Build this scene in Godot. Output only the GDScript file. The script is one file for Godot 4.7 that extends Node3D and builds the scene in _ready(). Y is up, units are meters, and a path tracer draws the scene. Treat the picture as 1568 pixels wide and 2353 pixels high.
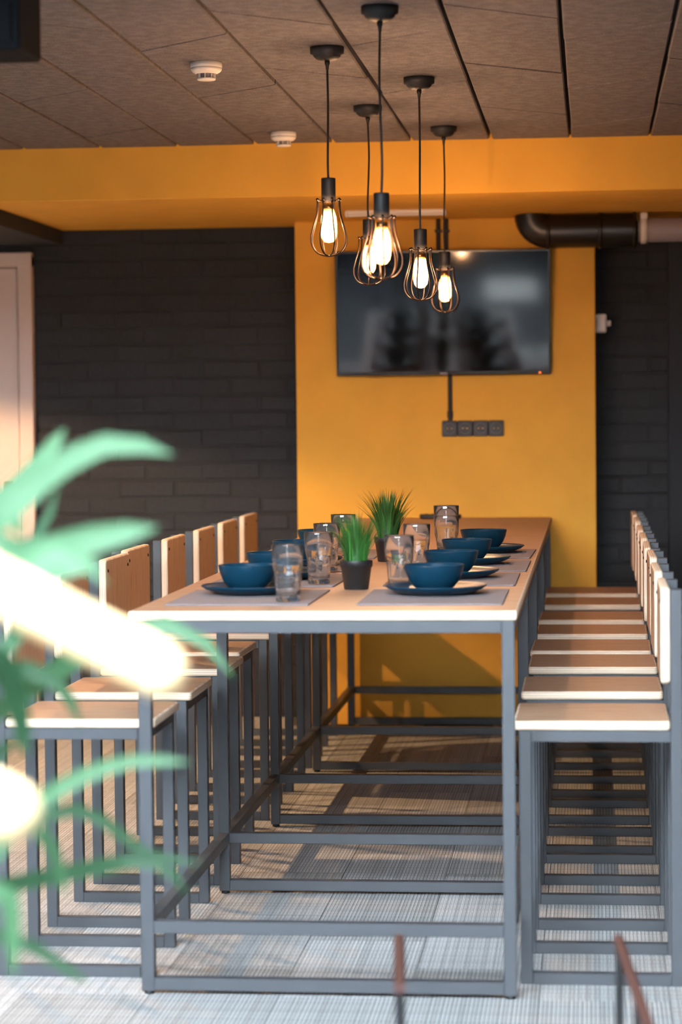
extends Node3D
# A long bar table laid for a meal under five caged pendant lamps.
# x runs across the table, z along it (the yellow wall is at negative z), metres, y up.

const FPX := 5553.0                       # focal length in pixels of the 1568 x 2353 picture
const EYE := Vector3(0, 1.37, 0)
var cam_basis := Basis(Vector3(0.9946, -0.0099, -0.1031), Vector3(0.0056, 0.9991, -0.0420), Vector3(0.1034, 0.0412, 0.9938)).orthonormalized()
var M := {}
var rng := RandomNumberGenerator.new()
var used := {}
var cache := {}
const CEIL := 2.405
const SOFFIT := 2.203
const BEAM_Z := -9.28
const YELLOW_Z := -10.5
const BLACK_Z := -10.78
const TOP := 0.908                        # table height

# ------------------------------------------------------------------ helpers
func pixel(px: float, py: float, z: float) -> Vector3:   # the point at world depth z seen at that pixel
	var d := cam_basis * Vector3((px - 784.0) / FPX, -(py - 1176.5) / FPX, -1.0)
	return EYE + d * (z / d.z)

func numbered(called: String) -> String:
	if not used.has(called):
		used[called] = 0
		return called
	used[called] += 1
	return "%s_%03d" % [called, used[called]]

func thing(called: String, label: String, category: String, at := Vector3.ZERO, group := "") -> Node3D:
	var o := Node3D.new()
	o.name = numbered(called)
	add_child(o)
	o.position = at
	tag(o, label, category, group)
	return o

func tag(o: Node, label: String, category: String, group := "") -> void:
	o.set_meta("label", label)
	o.set_meta("category", category)
	if group != "":
		o.set_meta("group", group)

func part(called: String, mesh: Mesh, mat: Material, parent: Node, at := Vector3.ZERO, turn := Vector3.ZERO) -> MeshInstance3D:
	var o := MeshInstance3D.new()
	o.name = called
	o.mesh = mesh
	o.material_override = mat
	o.position = at
	o.rotation = turn
	parent.add_child(o, true)
	return o

func struct(called: String, mesh: Mesh, mat: Material, at := Vector3.ZERO, label := "") -> MeshInstance3D:
	var o := MeshInstance3D.new()
	o.name = called
	o.mesh = mesh
	o.material_override = mat
	add_child(o)
	o.position = at
	o.set_meta("kind", "structure")
	if label != "":
		o.set_meta("label", label)
	return o

func st_new() -> SurfaceTool:
	var st := SurfaceTool.new()
	st.begin(Mesh.PRIMITIVE_TRIANGLES)
	return st

func done(st: SurfaceTool) -> ArrayMesh:
	st.generate_normals()
	return st.commit()

func tri(st: SurfaceTool, a: Vector3, b: Vector3, c: Vector3) -> void:
	st.add_vertex(a)
	st.add_vertex(b)
	st.add_vertex(c)

func quad(st: SurfaceTool, a: Vector3, b: Vector3, c: Vector3, d: Vector3) -> void:
	tri(st, a, b, c)
	tri(st, a, c, d)

# box with chamfered edges, centred
func cbox(size: Vector3, ch := 0.0015) -> ArrayMesh:
	var key := "b%s|%s" % [size, ch]
	if cache.has(key):
		return cache[key]
	var h := size * 0.5
	var st := st_new()
	st.set_smooth_group(-1)
	_cbox(st, Vector3.ZERO, h, ch)
	cache[key] = done(st)
	return cache[key]

func _corner(c: Vector3, h: Vector3, k: Vector3, s: Vector3, ax: int) -> Vector3:
	var v := Vector3(s.x * k.x, s.y * k.y, s.z * k.z)
	v[ax] = s[ax] * h[ax]
	return c + v

func _cbox(st: SurfaceTool, c: Vector3, h: Vector3, ch: float) -> void:
	var k := Vector3(h.x - ch, h.y - ch, h.z - ch)
	for ax in 3:
		var u := (ax + 1) % 3
		var w := (ax + 2) % 3
		for sg in [-1.0, 1.0]:
			var p := []
			for q in [[-1.0, -1.0], [1.0, -1.0], [1.0, 1.0], [-1.0, 1.0]]:
				var s := Vector3.ZERO
				s[ax] = sg
				s[u] = q[0]
				s[w] = q[1]
				p.append(_corner(c, h, k, s, ax))
			if sg > 0:
				quad(st, p[3], p[2], p[1], p[0])
			else:
				quad(st, p[0], p[1], p[2], p[3])
		for a in [-1.0, 1.0]:
			for b in [-1.0, 1.0]:
				var s0 := Vector3.ZERO
				s0[u] = a
				s0[w] = b
				var s1 := s0
				s0[ax] = -1.0
				s1[ax] = 1.0
				var q0: Vector3 = _corner(c, h, k, s0, u)
				var q1: Vector3 = _corner(c, h, k, s1, u)
				var q2: Vector3 = _corner(c, h, k, s1, w)
				var q3: Vector3 = _corner(c, h, k, s0, w)
				if a * b > 0:
					quad(st, q3, q2, q1, q0)
				else:
					quad(st, q0, q1, q2, q3)
	for x in [-1.0, 1.0]:
		for y in [-1.0, 1.0]:
			for z in [-1.0, 1.0]:
				var s := Vector3(x, y, z)
				var a0: Vector3 = _corner(c, h, k, s, 0)
				var a1: Vector3 = _corner(c, h, k, s, 1)
				var a2: Vector3 = _corner(c, h, k, s, 2)
				if x * y * z > 0:
					tri(st, a2, a1, a0)
				else:
					tri(st, a0, a1, a2)

func boxed(lo: Vector3, hi: Vector3, ch := 0.0) -> ArrayMesh:   # box mesh whose vertices already stand in place
	var st := st_new()
	st.set_smooth_group(-1)
	_cbox(st, (lo + hi) * 0.5, (hi - lo) * 0.5, maxf(ch, 0.0005))
	return done(st)

# slab in the xz plane with rounded corners and rounded edges, y from 0 to t
func slab(sx: float, sz: float, t: float, corner: float, edge: float, es := 3, mode := 0) -> ArrayMesh:   # mode 1: the two faces only, 2: the rim only
	var key := "s%s" % [[sx, sz, t, corner, edge, es, mode]]
	if cache.has(key):
		return cache[key]
	var rings := []
	for k in range(es + 1):
		var a := PI / 2 * k / es
		rings.append([edge * (1.0 - sin(a)), edge * (1.0 - cos(a))])      # inset, y   (bottom edge, going up)
	for k in range(es + 1):
		var a := PI / 2 * k / es
		rings.append([edge * (1.0 - cos(a)), t - edge * (1.0 - sin(a))])
	var loops := []
	for r in rings:
		var pts := []
		var hx: float = sx / 2 - r[0]
		var hz: float = sz / 2 - r[0]
		var cr: float = maxf(corner - r[0], 0.0008)
		for q in 4:
			var cx: float = (hx - cr) * [1, -1, -1, 1][q]
			var cz: float = (hz - cr) * [1, 1, -1, -1][q]
			for j in 5:
				var a: float = PI / 2 * (q + j / 4.0)
				pts.append(Vector3(cx + cr * cos(a), r[1], cz + cr * sin(a)))
		loops.append(pts)
	var st := st_new()
	st.set_smooth_group(0)
	var n: int = loops[0].size()
	for i in range(loops.size() - 1 if mode != 1 else 0):
		for j in n:
			var k := (j + 1) % n
			quad(st, loops[i][j], loops[i][k], loops[i + 1][k], loops[i + 1][j])
	st.set_smooth_group(-1)
	var top: Array = loops[loops.size() - 1]
	var bot: Array = loops[0]
	for j in range(1, n - 1 if mode != 2 else 1):
		tri(st, top[0], top[j], top[j + 1])
		tri(st, bot[0], bot[j + 1], bot[j])
	cache[key] = done(st)
	return cache[key]

# profile: array of Vector2(radius, y); facets: optional radius factor by angle
func lathe(profile: Array, seg := 32, faceted := false) -> ArrayMesh:
	var st := st_new()
	st.set_smooth_group(0)
	var grid := []
	for i in profile.size():
		var row := []
		for j in seg:
			var a := TAU * j / seg
			var r: float = profile[i].x
			if faceted:
				r = facet(r, profile[i].y, a)
			row.append(Vector3(r * cos(a), profile[i].y, r * sin(a)))
		grid.append(row)
	for i in range(profile.size() - 1):
		for j in seg:
			var k := (j + 1) % seg
			if profile[i].x > 1e-5 and profile[i + 1].x > 1e-5:
				quad(st, grid[i][j], grid[i][k], grid[i + 1][k], grid[i + 1][j])
			elif profile[i].x > 1e-5:
				tri(st, grid[i][j], grid[i][k], grid[i + 1][j])
			elif profile[i + 1].x > 1e-5:
				tri(st, grid[i][j], grid[i + 1][k], grid[i + 1][j])
	return done(st)

# the ten flat panels round the lower half of a tumbler
func facet(r: float, y: float, a: float) -> float:
	if y > 0.075 or y < 0.012 or r < 0.02:
		return r
	var n := 10.0
	var d := fposmod(a, TAU / n) - PI / n
	var f := r * cos(PI / n) / cos(d)
	return lerpf(r, f, clampf(minf((0.075 - y) / 0.012, (y - 0.012) / 0.008), 0, 1))

func _tube(st: SurfaceTool, pts: Array, radius: float, sides := 8, closed_ends := true) -> void:
	st.set_smooth_group(0)
	var rings := []
	var up := Vector3.UP
	var t0: Vector3 = (pts[1] - pts[0]).normalized()
	if absf(t0.dot(up)) > 0.9:
		up = Vector3.RIGHT
	for i in pts.size():
		var t: Vector3 = (pts[mini(i + 1, pts.size() - 1)] - pts[maxi(i - 1, 0)]).normalized()
		var s := t.cross(up).normalized()
		up = s.cross(t).normalized()
		var ring := []
		for j in sides:
			var a := TAU * j / sides
			ring.append(pts[i] + (s * cos(a) + up * sin(a)) * radius)
		rings.append(ring)
	for i in range(pts.size() - 1):
		for j in sides:
			var k := (j + 1) % sides
			quad(st, rings[i][j], rings[i + 1][j], rings[i + 1][k], rings[i][k])
	if closed_ends:
		st.set_smooth_group(-1)
		var e: Array = rings[rings.size() - 1]
		for j in range(1, sides - 1):
			tri(st, rings[0][0], rings[0][j], rings[0][j + 1])
			tri(st, e[0], e[j + 1], e[j])

func tube(pts: Array, radius: float, sides := 8) -> ArrayMesh:
	var st := st_new()
	_tube(st, pts, radius, sides)
	return done(st)

func spline(pts: Array, n: int) -> Array:
	var c := Curve3D.new()
	for i in pts.size():
		var t: Vector3 = (pts[mini(i + 1, pts.size() - 1)] - pts[maxi(i - 1, 0)]) / 6.0
		c.add_point(pts[i], -t, t)
	var out := []
	var l := c.get_baked_length()
	for i in range(n + 1):
		out.append(c.sample_baked(l * i / n, true))
	return out

func mat(c: Color, rough := 0.6, metal := 0.0) -> StandardMaterial3D:
	var m := StandardMaterial3D.new()
	m.albedo_color = c
	m.roughness = rough
	m.metallic = metal
	return m

func c8(r: float, g: float, b: float) -> Color:
	return Color(r / 255.0, g / 255.0, b / 255.0)

func tri_mat(m: StandardMaterial3D, scale: Vector3, world := true) -> void:
	m.uv1_triplanar = true
	m.uv1_world_triplanar = world
	m.uv1_scale = scale
	m.uv1_triplanar_sharpness = 8.0

func noise(freq: float, sd: int, oct := 4) -> FastNoiseLite:
	var n := FastNoiseLite.new()
	n.seed = sd
	n.frequency = freq
	n.fractal_octaves = oct
	return n

func tex(im: Image) -> ImageTexture:
	return ImageTexture.create_from_image(im)

# mottled grey factor texture, seamless enough for triplanar use
func mottle(size: int, lo: float, hi: float, freq: float, sd: int) -> ImageTexture:
	var n := noise(freq, sd, 5)
	var im := n.get_seamless_image(size, size)
	im.convert(Image.FORMAT_RGB8)
	for y in size:
		for x in size:
			var v := lerpf(lo, hi, im.get_pixel(x, y).r)
			im.set_pixel(x, y, Color(v, v, v))
	return tex(im)

# ------------------------------------------------------------------ materials
func wood_texture(sd: int, dark: Color, light: Color) -> ImageTexture:
	var s := 512
	var im := Image.create(s, s, false, Image.FORMAT_RGB8)
	var n := noise(1.0, sd, 3)
	var m := noise(1.0, sd + 9, 2)
	for y in s:
		for x in s:
			var fx := float(x) / s
			var fy := float(y) / s
			var wv := sin(TAU * fx) * 0.6 + cos(TAU * fx) * 0.6
			var g := n.get_noise_3d(sin(TAU * fx) * 0.5, fy * 22.0 + wv * 0.25, cos(TAU * fx) * 0.5) * 0.5 + 0.5
			var c := m.get_noise_3d(sin(TAU * fx) * 2.0, fy * 60.0, cos(TAU * fx) * 2.0) * 0.5 + 0.5
			im.set_pixel(x, y, dark.lerp(light, clampf(g * 0.75 + c * 0.3, 0, 1)))
	# a few knots and mineral streaks lying along the grain
	var r := RandomNumberGenerator.new()
	r.seed = sd
	for k in 5:
		var cx := r.randi_range(60, s - 60)
		var cy := r.randi_range(20, s - 20)
		var lx := r.randf_range(14, 50)
		var ly := r.randf_range(2.0, 4.5)
		for y in range(cy - 12, cy + 13):
			for x in range(cx - 55, cx + 56):
				if x < 0 or y < 0 or x >= s or y >= s:
					continue
				var d := pow((x - cx) / lx, 2) + pow((y - cy) / ly, 2)
				if d < 1.0:
					im.set_pixel(x, y, im.get_pixel(x, y).lerp(Color(0.36, 0.24, 0.17), (1.0 - d) * 0.7))
	return tex(im)

func ceiling_texture() -> ImageTexture:
	var s := 1024
	var im := Image.create(s, s, false, Image.FORMAT_RGB8)
	var n := noise(0.012, 5, 4).get_seamless_image(s, s)
	var f := noise(0.09, 6, 3).get_seamless_image(s, s)
	n.convert(Image.FORMAT_L8)
	f.convert(Image.FORMAT_L8)
	for y in s:
		for x in s:
			var v := 0.50 + (n.get_pixel(x, y).r - 0.5) * 0.16 + (f.get_pixel(x, y).r - 0.5) * 0.20
			im.set_pixel(x, y, Color(v * 1.03, v, v * 0.96))
	var r := RandomNumberGenerator.new()
	r.seed = 77
	for k in 3600:                        # wood wool strands: short light and dark fibres
		var x0 := r.randf() * s
		var y0 := r.randf() * s
		var a := r.randf_range(-0.7, 0.7)
		var l := r.randi_range(5, 16)
		var dk := r.randf() < 0.62
		for i in l:
			var x := int(x0 + cos(a) * i + s) % s
			var y := int(y0 + sin(a) * i + s) % s
			var c := im.get_pixel(x, y)
			im.set_pixel(x, y, c * (0.74 if dk else 1.13))
	return tex(im)

func weave_texture(turned: bool, sd: int) -> ImageTexture:
	var s := 512                          # covers 0.16 m: 32 threads each way
	var im := Image.create(s, s, false, Image.FORMAT_RGB8)
	var r := RandomNumberGenerator.new()
	r.seed = sd
	var tone_a := []
	var tone_b := []
	for k in 32:
		tone_a.append(r.randf_range(0.80, 1.06))
		tone_b.append(r.randf_range(0.72, 1.06))
	for y in s:
		for x in s:
			var u := y if turned else x
			var v := x if turned else y
			var ia := u / 16
			var ib := v / 16
			var fu := (u % 16) / 16.0
			var fv := (v % 16) / 16.0
			var over := (ia + ib) % 2 == 0
			var t: float
			if over:
				t = tone_a[ia] * (0.78 + 0.28 * sin(PI * fu))
			else:
				t = tone_b[ib] * (0.74 + 0.28 * sin(PI * fv))
			if u % 32 < 7:                # dark warp threads in pairs give the floor its grid
				t *= 0.60
			elif v % 32 < 6:
				t *= 0.72
			t *= 0.82 + 0.03 * r.randf()
			im.set_pixel(x, y, Color(t, t, t * 0.995))
	return tex(im)

func make_materials() -> void:
	M.metal = mat(c8(66, 68, 72), 0.42)
	M.metal.roughness_texture = mottle(256, 0.75, 1.0, 0.03, 3)
	tri_mat(M.metal, Vector3.ONE * 4.0)
	M.black_metal = mat(c8(30, 29, 30), 0.55)
	M.bronze = mat(c8(40, 30, 24), 0.28, 0.7)
	M.plastic_black = mat(c8(15, 14, 15), 0.5)
	M.pot = mat(c8(27, 27, 29), 0.45)
	M.white_plastic = mat(c8(222, 216, 208), 0.45)
	M.yellow = mat(c8(238, 175, 60), 0.75)
	M.yellow.albedo_texture = mottle(512, 0.95, 1.0, 0.01, 21)
	tri_mat(M.yellow, Vector3.ONE * 0.7)
	var k := 0
	for pair in [["wood_a", 11], ["wood_b", 12], ["wood_c", 13]]:
		var w := mat(Color.WHITE, 0.5)
		w.albedo_texture = wood_texture(pair[1], c8(164, 126, 98), c8(194, 160, 131))
		tri_mat(w, Vector3(2.0, 2.0, 2.0), false)
		w.uv1_offset = Vector3(0.13 + 0.31 * k, 0.2 * k, 0.4 * k)
		M[pair[0]] = w
		k += 1
	M.ply_edge = mat(Color.WHITE, 0.6)
	var ei := Image.create(16, 64, false, Image.FORMAT_RGB8)
	for y in 64:
		for x in 16:
			var ply := (y * 7 / 64) % 2
			ei.set_pixel(x, y, c8(236, 216, 192) if ply == 0 else c8(214, 188, 160))
	M.ply_edge.albedo_texture = tex(ei)
	tri_mat(M.ply_edge, Vector3(4.0, 45.45, 4.0), false)
	M.table_wood = mat(c8(250, 246, 244), 0.45)
	M.table_wood.albedo_texture = M.wood_b.albedo_texture
	tri_mat(M.table_wood, Vector3(1.1, 1.1, 1.1), false)
	M.rail_wood = mat(c8(232, 200, 150), 0.4)
	M.rail_wood.albedo_texture = mottle(256, 0.85, 1.0, 0.02, 31)
	tri_mat(M.rail_wood, Vector3(3, 3, 3))
	M.brown_wood = mat(c8(66, 36, 31), 0.6)
	M.panel = mat(Color.WHITE, 0.9)
	M.panel.albedo_texture = ceiling_texture()
	M.panel.albedo_color = c8(190, 184, 192)
	tri_mat(M.panel, Vector3(1.5, 1.5, 1.5))
	M.panel.heightmap_enabled = true
	M.panel.heightmap_texture = M.panel.albedo_texture
	M.panel.heightmap_scale = 0.25
	M.panel_back = mat(c8(44, 40, 37), 0.95)
	M.brick = []
	for c in [c8(35, 38, 42), c8(34, 37, 41), c8(36, 38, 43)]:
		var b := mat(c, 0.72)
		b.albedo_texture = mottle(256, 0.78, 1.0, 0.04, 41)
		tri_mat(b, Vector3(4, 4, 4))
		b.heightmap_enabled = true
		b.heightmap_texture = b.albedo_texture
		b.heightmap_scale = 0.3
		M.brick.append(b)
	M.mortar = mat(c8(35, 38, 42), 0.8)
	M.dark_wall = mat(c8(38, 41, 46), 0.8)
	M.hall_wall = mat(c8(120, 118, 114), 0.85)
	M.tile = []
	for q in [[false, 51, 1.0], [true, 52, 1.0], [false, 53, 0.9], [true, 54, 0.93]]:
		var m := mat(Color(q[2], q[2], q[2]), 0.7)
		m.albedo_texture = weave_texture(q[0], q[1])
		tri_mat(m, Vector3.ONE * 6.25)
		m.heightmap_enabled = true
		m.heightmap_texture = m.albedo_texture
		m.heightmap_scale = 0.06
		M.tile.append(m)
	M.hall_floor = mat(c8(54, 56, 60), 0.7)
	M.hall_floor.albedo_texture = mottle(256, 0.7, 1.0, 0.03, 71)
	tri_mat(M.hall_floor, Vector3.ONE * 1.5)
	M.added_mat = mat(c8(214, 210, 202), 0.95)  # pale tone for the added mats that the television mirrors
	M.floor_base = mat(c8(60, 60, 60), 0.9)
	M.door = mat(c8(214, 196, 188), 0.5)
	M.screen = mat(c8(8, 9, 11), 0.06)
	M.bezel = mat(c8(14, 14, 15), 0.25)
	M.socket_ring = mat(c8(52, 47, 46), 0.3)
	M.grille = mat(c8(18, 19, 21), 0.9)
	M.grille.metallic_specular = 0.2
	M.duct = mat(c8(18, 18, 19), 0.35)
	M.grey_duct = mat(c8(150, 140, 142), 0.5)
	M.ceramic = mat(c8(15, 48, 66), 0.28)
	M.ceramic.metallic_specular = 0.22
	M.mat_cloth = mat(c8(128, 118, 120), 0.9)
	M.mat_cloth.albedo_texture = mottle(256, 0.86, 1.0, 0.08, 61)
	tri_mat(M.mat_cloth, Vector3.ONE * 6)
	M.glass = mat(Color(1, 1, 1, 0.02), 0.03)
	M.glass.transparency = BaseMaterial3D.TRANSPARENCY_ALPHA
	M.glass.refraction_enabled = true
	M.glass.refraction_scale = 0.05
	M.pane = mat(Color(0.95, 0.97, 1.0, 0.05), 0.0)
	M.pane.transparency = BaseMaterial3D.TRANSPARENCY_ALPHA
	M.bulb_glass = mat(Color(1.0, 0.78, 0.52, 0.2), 0.02)
	M.bulb_glass.transparency = BaseMaterial3D.TRANSPARENCY_ALPHA
	M.filament = mat(c8(255, 220, 170), 0.5)
	M.filament.emission_enabled = true
	M.filament.emission = c8(255, 214, 160)
	M.filament.emission_energy_multiplier = 9.0
	M.brass = mat(c8(150, 110, 60), 0.3, 0.9)
	M.grass = []
	for c in [c8(56, 116, 44), c8(44, 96, 38), c8(36, 80, 34), c8(28, 62, 28)]:
		var g := mat(c, 0.5)
		g.backlight_enabled = true
		g.backlight = c8(60, 90, 30)
		M.grass.append(g)
	M.leaf = []
	for c in [c8(42, 72, 46), c8(52, 82, 55), c8(34, 62, 40)]:
		var g := mat(c, 0.5)
		g.metallic_specular = 0.3
		g.backlight_enabled = true
		g.backlight = c8(50, 100, 55)
		M.leaf.append(g)
	M.soil = mat(c8(50, 38, 30), 0.95)

# ------------------------------------------------------------------ light and camera
func setup_view() -> void:
	var cam := Camera3D.new()
	cam.name = "camera"
	add_child(cam)
	cam.transform = Transform3D(cam_basis, EYE)
	var at := CameraAttributesPhysical.new()
	at.frustum_focal_length = 56.63       # 24 mm tall frame: 23.9 degrees
	at.frustum_focus_distance = 7.4
	at.exposure_aperture = 2.0
	at.auto_exposure_enabled = false
	cam.attributes = at
	cam.fov = 23.93
	cam.current = true
	var we := WorldEnvironment.new()
	we.name = "environment"
	var e := Environment.new()
	e.tonemap_mode = Environment.TONE_MAPPER_LINEAR
	e.tonemap_exposure = 1.0
	e.background_mode = Environment.BG_SKY
	var sky := Sky.new()
	var sm := ProceduralSkyMaterial.new()
	sm.sky_top_color = Color(0.88, 0.945, 1.0)
	sm.sky_horizon_color = Color(0.93, 0.97, 1.0)
	sm.ground_bottom_color = Color(0.45, 0.45, 0.45)
	sm.ground_horizon_color = Color(0.6, 0.6, 0.6)
	sm.energy_multiplier = 72.0
	sky.sky_material = sm
	e.sky = sky
	e.sdfgi_enabled = true
	e.ssao_enabled = true
	e.ssil_enabled = true
	we.environment = e
	add_child(we)

func lamp(parent: Node, at: Vector3, energy: float, color: Color, size: float) -> void:
	var l := OmniLight3D.new()
	l.name = "lamp_light"
	l.light_color = color
	l.light_energy = energy
	l.light_size = size
	l.omni_range = 12.0
	l.omni_attenuation = 2.0
	l.shadow_enabled = true
	parent.add_child(l, true)
	l.position = at

# ------------------------------------------------------------------ the room
func room() -> void:
	var XL := -4.6
	var XR := 0.95
	var ZF := 1.5
	var ZC := -3.5                        # the panelled ceiling ends here; the entrance hall beyond has a glass roof
	var ROOF := 3.7
	var ZG := -1.5                        # the glass part of the hall roof starts here
	# floor with woven vinyl tiles
	var fl := struct("floor", boxed(Vector3(XL, -0.12, BLACK_Z - 0.2), Vector3(XR, -0.006, ZF)), M.floor_base, Vector3.ZERO, "grey woven vinyl floor laid in tiles")
	var tw := 0.305
	var tl := 0.61
	var tile := slab(tw - 0.0012, tl - 0.0012, 0.006, 0.0008, 0.0007, 1)
	for i in range(-8, 5):
		var x := -0.74 + tw * (i + 0.5)
		for j in 11:
			var z := -4.66 - tl * (j + 0.5) - (0.305 if posmod(i, 2) == 1 else 0.0) + 0.3
			if z < BLACK_Z + 0.3:
				continue
			part("tile", tile, M.tile[posmod(i * 3 + j * 2 + (i * j) % 3, 4)], fl, Vector3(x, -0.006, z))
	var rest := part("tile_field", boxed(Vector3(XL, -0.006, BLACK_Z), Vector3(-0.74 + tw * -8, 0, -4.36)), M.tile[0], fl)
	rest.set_meta("kind", "stuff")
	part("hall_floor", boxed(Vector3(XL, -0.006, -4.36), Vector3(XR, -0.0005, ZF)), M.hall_floor, fl)
	# ceiling: wood wool panels with slanted ends, laid in rows, staggered
	var ce := struct("ceiling", boxed(Vector3(XL, CEIL + 0.03, BEAM_Z - 0.1), Vector3(XR, CEIL + 0.2, ZC)), M.panel_back, Vector3.ZERO, "ceiling of brown grey fibre panels with slanted ends")
	var rows := 0.302
	var plen := 1.04
	var variants := {}
	for sg in [1, -1]:
		variants[sg] = panel_mesh(rows - 0.007, plen - 0.007, 0.28 * sg)
	for i in range(-11, 5):
		var xl := -0.98 + rows * i
		var even := posmod(i, 2) == 0     # even rows: right end lies farther back
		for j in range(-4, 5):
			var z0 := (-6.20 if even else -6.86) - plen * j
			var sgn := 1 if even else -1
			var far := z0 - plen - 0.28
			if z0 < BEAM_Z - 0.28 or z0 > ZC + 1.0:
				continue
			var y := CEIL + rng.randf_range(-0.001, 0.002)
			var mesh: Mesh = variants[sgn]
			if far < BEAM_Z + 0.01 or z0 > ZC - 0.02 or xl + rows > XR or xl < XL:
				mesh = panel_mesh(rows - 0.007, plen - 0.007, 0.28 * sgn, xl, z0, BEAM_Z + 0.004, ZC - 0.002)
				if mesh == null:
					continue
			part("ceiling_panel", mesh, M.panel, ce, Vector3(xl, y, z0), Vector3(0, rng.randf_range(-0.003, 0.003), rng.randf_range(-0.003, 0.003)))
	# dropped beam in front of the yellow wall, and the black bulkhead over the door
	var beam := struct("trim_1", boxed(Vector3(-2.376, SOFFIT, BLACK_Z), Vector3(XR, CEIL + 0.03, BEAM_Z), 0.002), M.yellow, Vector3.ZERO, "yellow painted dropped beam below the ceiling")
	part("beam_end", boxed(Vector3(XL, SOFFIT, -9.60), Vector3(-2.376, CEIL + 0.03, BEAM_Z), 0.002), M.yellow, beam)
	struct("trim_2", boxed(Vector3(XL, 2.14, BLACK_Z), Vector3(-2.376, CEIL, -9.60), 0.003), M.dark_wall, Vector3.ZERO, "black boxed bulkhead above the white door")
	# back wall of black painted bricks
	var wb := struct("wall_back", boxed(Vector3(XL, 0, BLACK_Z - 0.2), Vector3(XR, CEIL, BLACK_Z - 0.003)), M.mortar, Vector3.ZERO, "black painted brick wall")
	var bricks := [cbox(Vector3(0.252, 0.069, 0.05), 0.004), cbox(Vector3(0.251, 0.068, 0.05), 0.005), cbox(Vector3(0.250, 0.070, 0.05), 0.0035)]
	var half := cbox(Vector3(0.122, 0.069, 0.05), 0.004)
	for row in 29:
		var y := 0.04 + row * 0.0765
		for span in [[-2.52, -1.26], [0.0, 0.34]]:
			var x: float = span[0]
			if row % 2 == 1:
				part("brick", half, M.brick[rng.randi() % 3], wb, Vector3(x + 0.06, y, BLACK_Z - 0.025 + rng.randf_range(-0.002, 0.002)))
				x += 0.13
			while x + 0.2 < span[1] + 0.13:
				part("brick", bricks[rng.randi() % 3], M.brick[rng.randi() % 3], wb, Vector3(x + 0.125, y + rng.randf_range(-0.0015, 0.0015), BLACK_Z - 0.025 + rng.randf_range(-0.002, 0.0025)), Vector3(0, 0, rng.randf_range(-0.006, 0.006)))
				x += 0.26
	# yellow pier behind the screen, black pilaster in the corner
	struct("trim_3", boxed(Vector3(-1.284, 0, BLACK_Z - 0.01), Vector3(0.018, SOFFIT, YELLOW_Z), 0.003), M.yellow, Vector3.ZERO, "smooth yellow pier at the end of the table")
	struct("trim_4", boxed(Vector3(0.336, 0, BLACK_Z - 0.01), Vector3(XR, SOFFIT, BLACK_Z + 0.09), 0.003), M.dark_wall, Vector3.ZERO, "black pilaster in the corner")
	# other walls
	struct("wall_left", boxed(Vector3(XL - 0.2, 0, BLACK_Z - 0.2), Vector3(XL, ROOF, ZF)), M.dark_wall, Vector3.ZERO, "dark side wall")
	struct("wall_right", boxed(Vector3(XR, 0, BLACK_Z - 0.2), Vector3(XR + 0.2, ROOF, ZF)), M.dark_wall, Vector3.ZERO, "dark side wall behind the chairs")
	struct("wall_above", boxed(Vector3(XL, CEIL + 0.2, ZC - 0.15), Vector3(XR, ROOF, ZC)), M.hall_wall, Vector3.ZERO, "wall above the end of the ceiling")
	# front wall of the entrance hall
	var fw := struct("wall_front", boxed(Vector3(XL, 0, ZF), Vector3(-0.27, 2.7, ZF + 0.2)), M.dark_wall, Vector3.ZERO, "dark wall at the far end of the entrance hall")
	part("wall_pier", boxed(Vector3(0.03, 0, ZF), Vector3(XR, 2.7, ZF + 0.2)), M.dark_wall, fw)
	part("sill", boxed(Vector3(-0.27, 0, ZF), Vector3(0.03, 0.2, ZF + 0.2)), M.dark_wall, fw)
	part("lintel", boxed(Vector3(XL, 3.6, ZF), Vector3(XR, ROOF, ZF + 0.2)), M.dark_wall, fw)
	struct("trim_5", boxed(Vector3(XL, ROOF, ZC - 0.15), Vector3(XR, ROOF + 0.15, ZG)), M.hall_wall, Vector3.ZERO, "solid part of the hall roof")
	var wn := 1
	window("window_%d" % wn, Vector3(-0.12, 1.45, ZF + 0.1), 0.30, 2.5, false)     # tall slit window
	wn += 1
	# clerestory windows over the front wall, glass roof over the hall
	for i in 3:
		var w := (XR - XL) / 3.0
		window("window_%d" % wn, Vector3(XL + w * (i + 0.5), 3.15, ZF + 0.1), w, 0.9, false)
		wn += 1
	for i in 3:
		var w := (XR - XL) / 3.0
		window("window_%d" % wn, Vector3(XL + w * (i + 0.5), ROOF + 0.03, (ZG + ZF) / 2), w, ZF - ZG, true)
		wn += 1
	# door
	var d := struct("door_1", boxed(Vector3(-3.40, 0.01, -10.80), Vector3(-2.584, 2.035, -10.755), 0.002), M.door, Vector3.ZERO, "pale panelled door in a wide casing")
	part("door_panel", boxed(Vector3(-3.29, 1.06, -10.76), Vector3(-2.70, 1.93, -10.743), 0.008), M.door, d)
	part("door_panel", boxed(Vector3(-3.29, 0.15, -10.76), Vector3(-2.70, 0.94, -10.743), 0.008), M.door, d)
	part("casing", boxed(Vector3(-2.578, 0, -10.80), Vector3(-2.512, 2.09, -10.735), 0.004), M.door, d)
	part("casing", boxed(Vector3(-3.47, 0, -10.80), Vector3(-3.405, 2.09, -10.735), 0.004), M.door, d)
	part("casing", boxed(Vector3(-3.47, 2.04, -10.80), Vector3(-2.512, 2.106, -10.733), 0.004), M.door, d)
	var hd := part("handle", tube(spline([Vector3(-2.63, 1.0, -10.755), Vector3(-2.63, 1.0, -10.70), Vector3(-2.65, 1.0, -10.69), Vector3(-2.75, 1.0, -10.69)], 10), 0.009, 8), M.brass, d)
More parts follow.
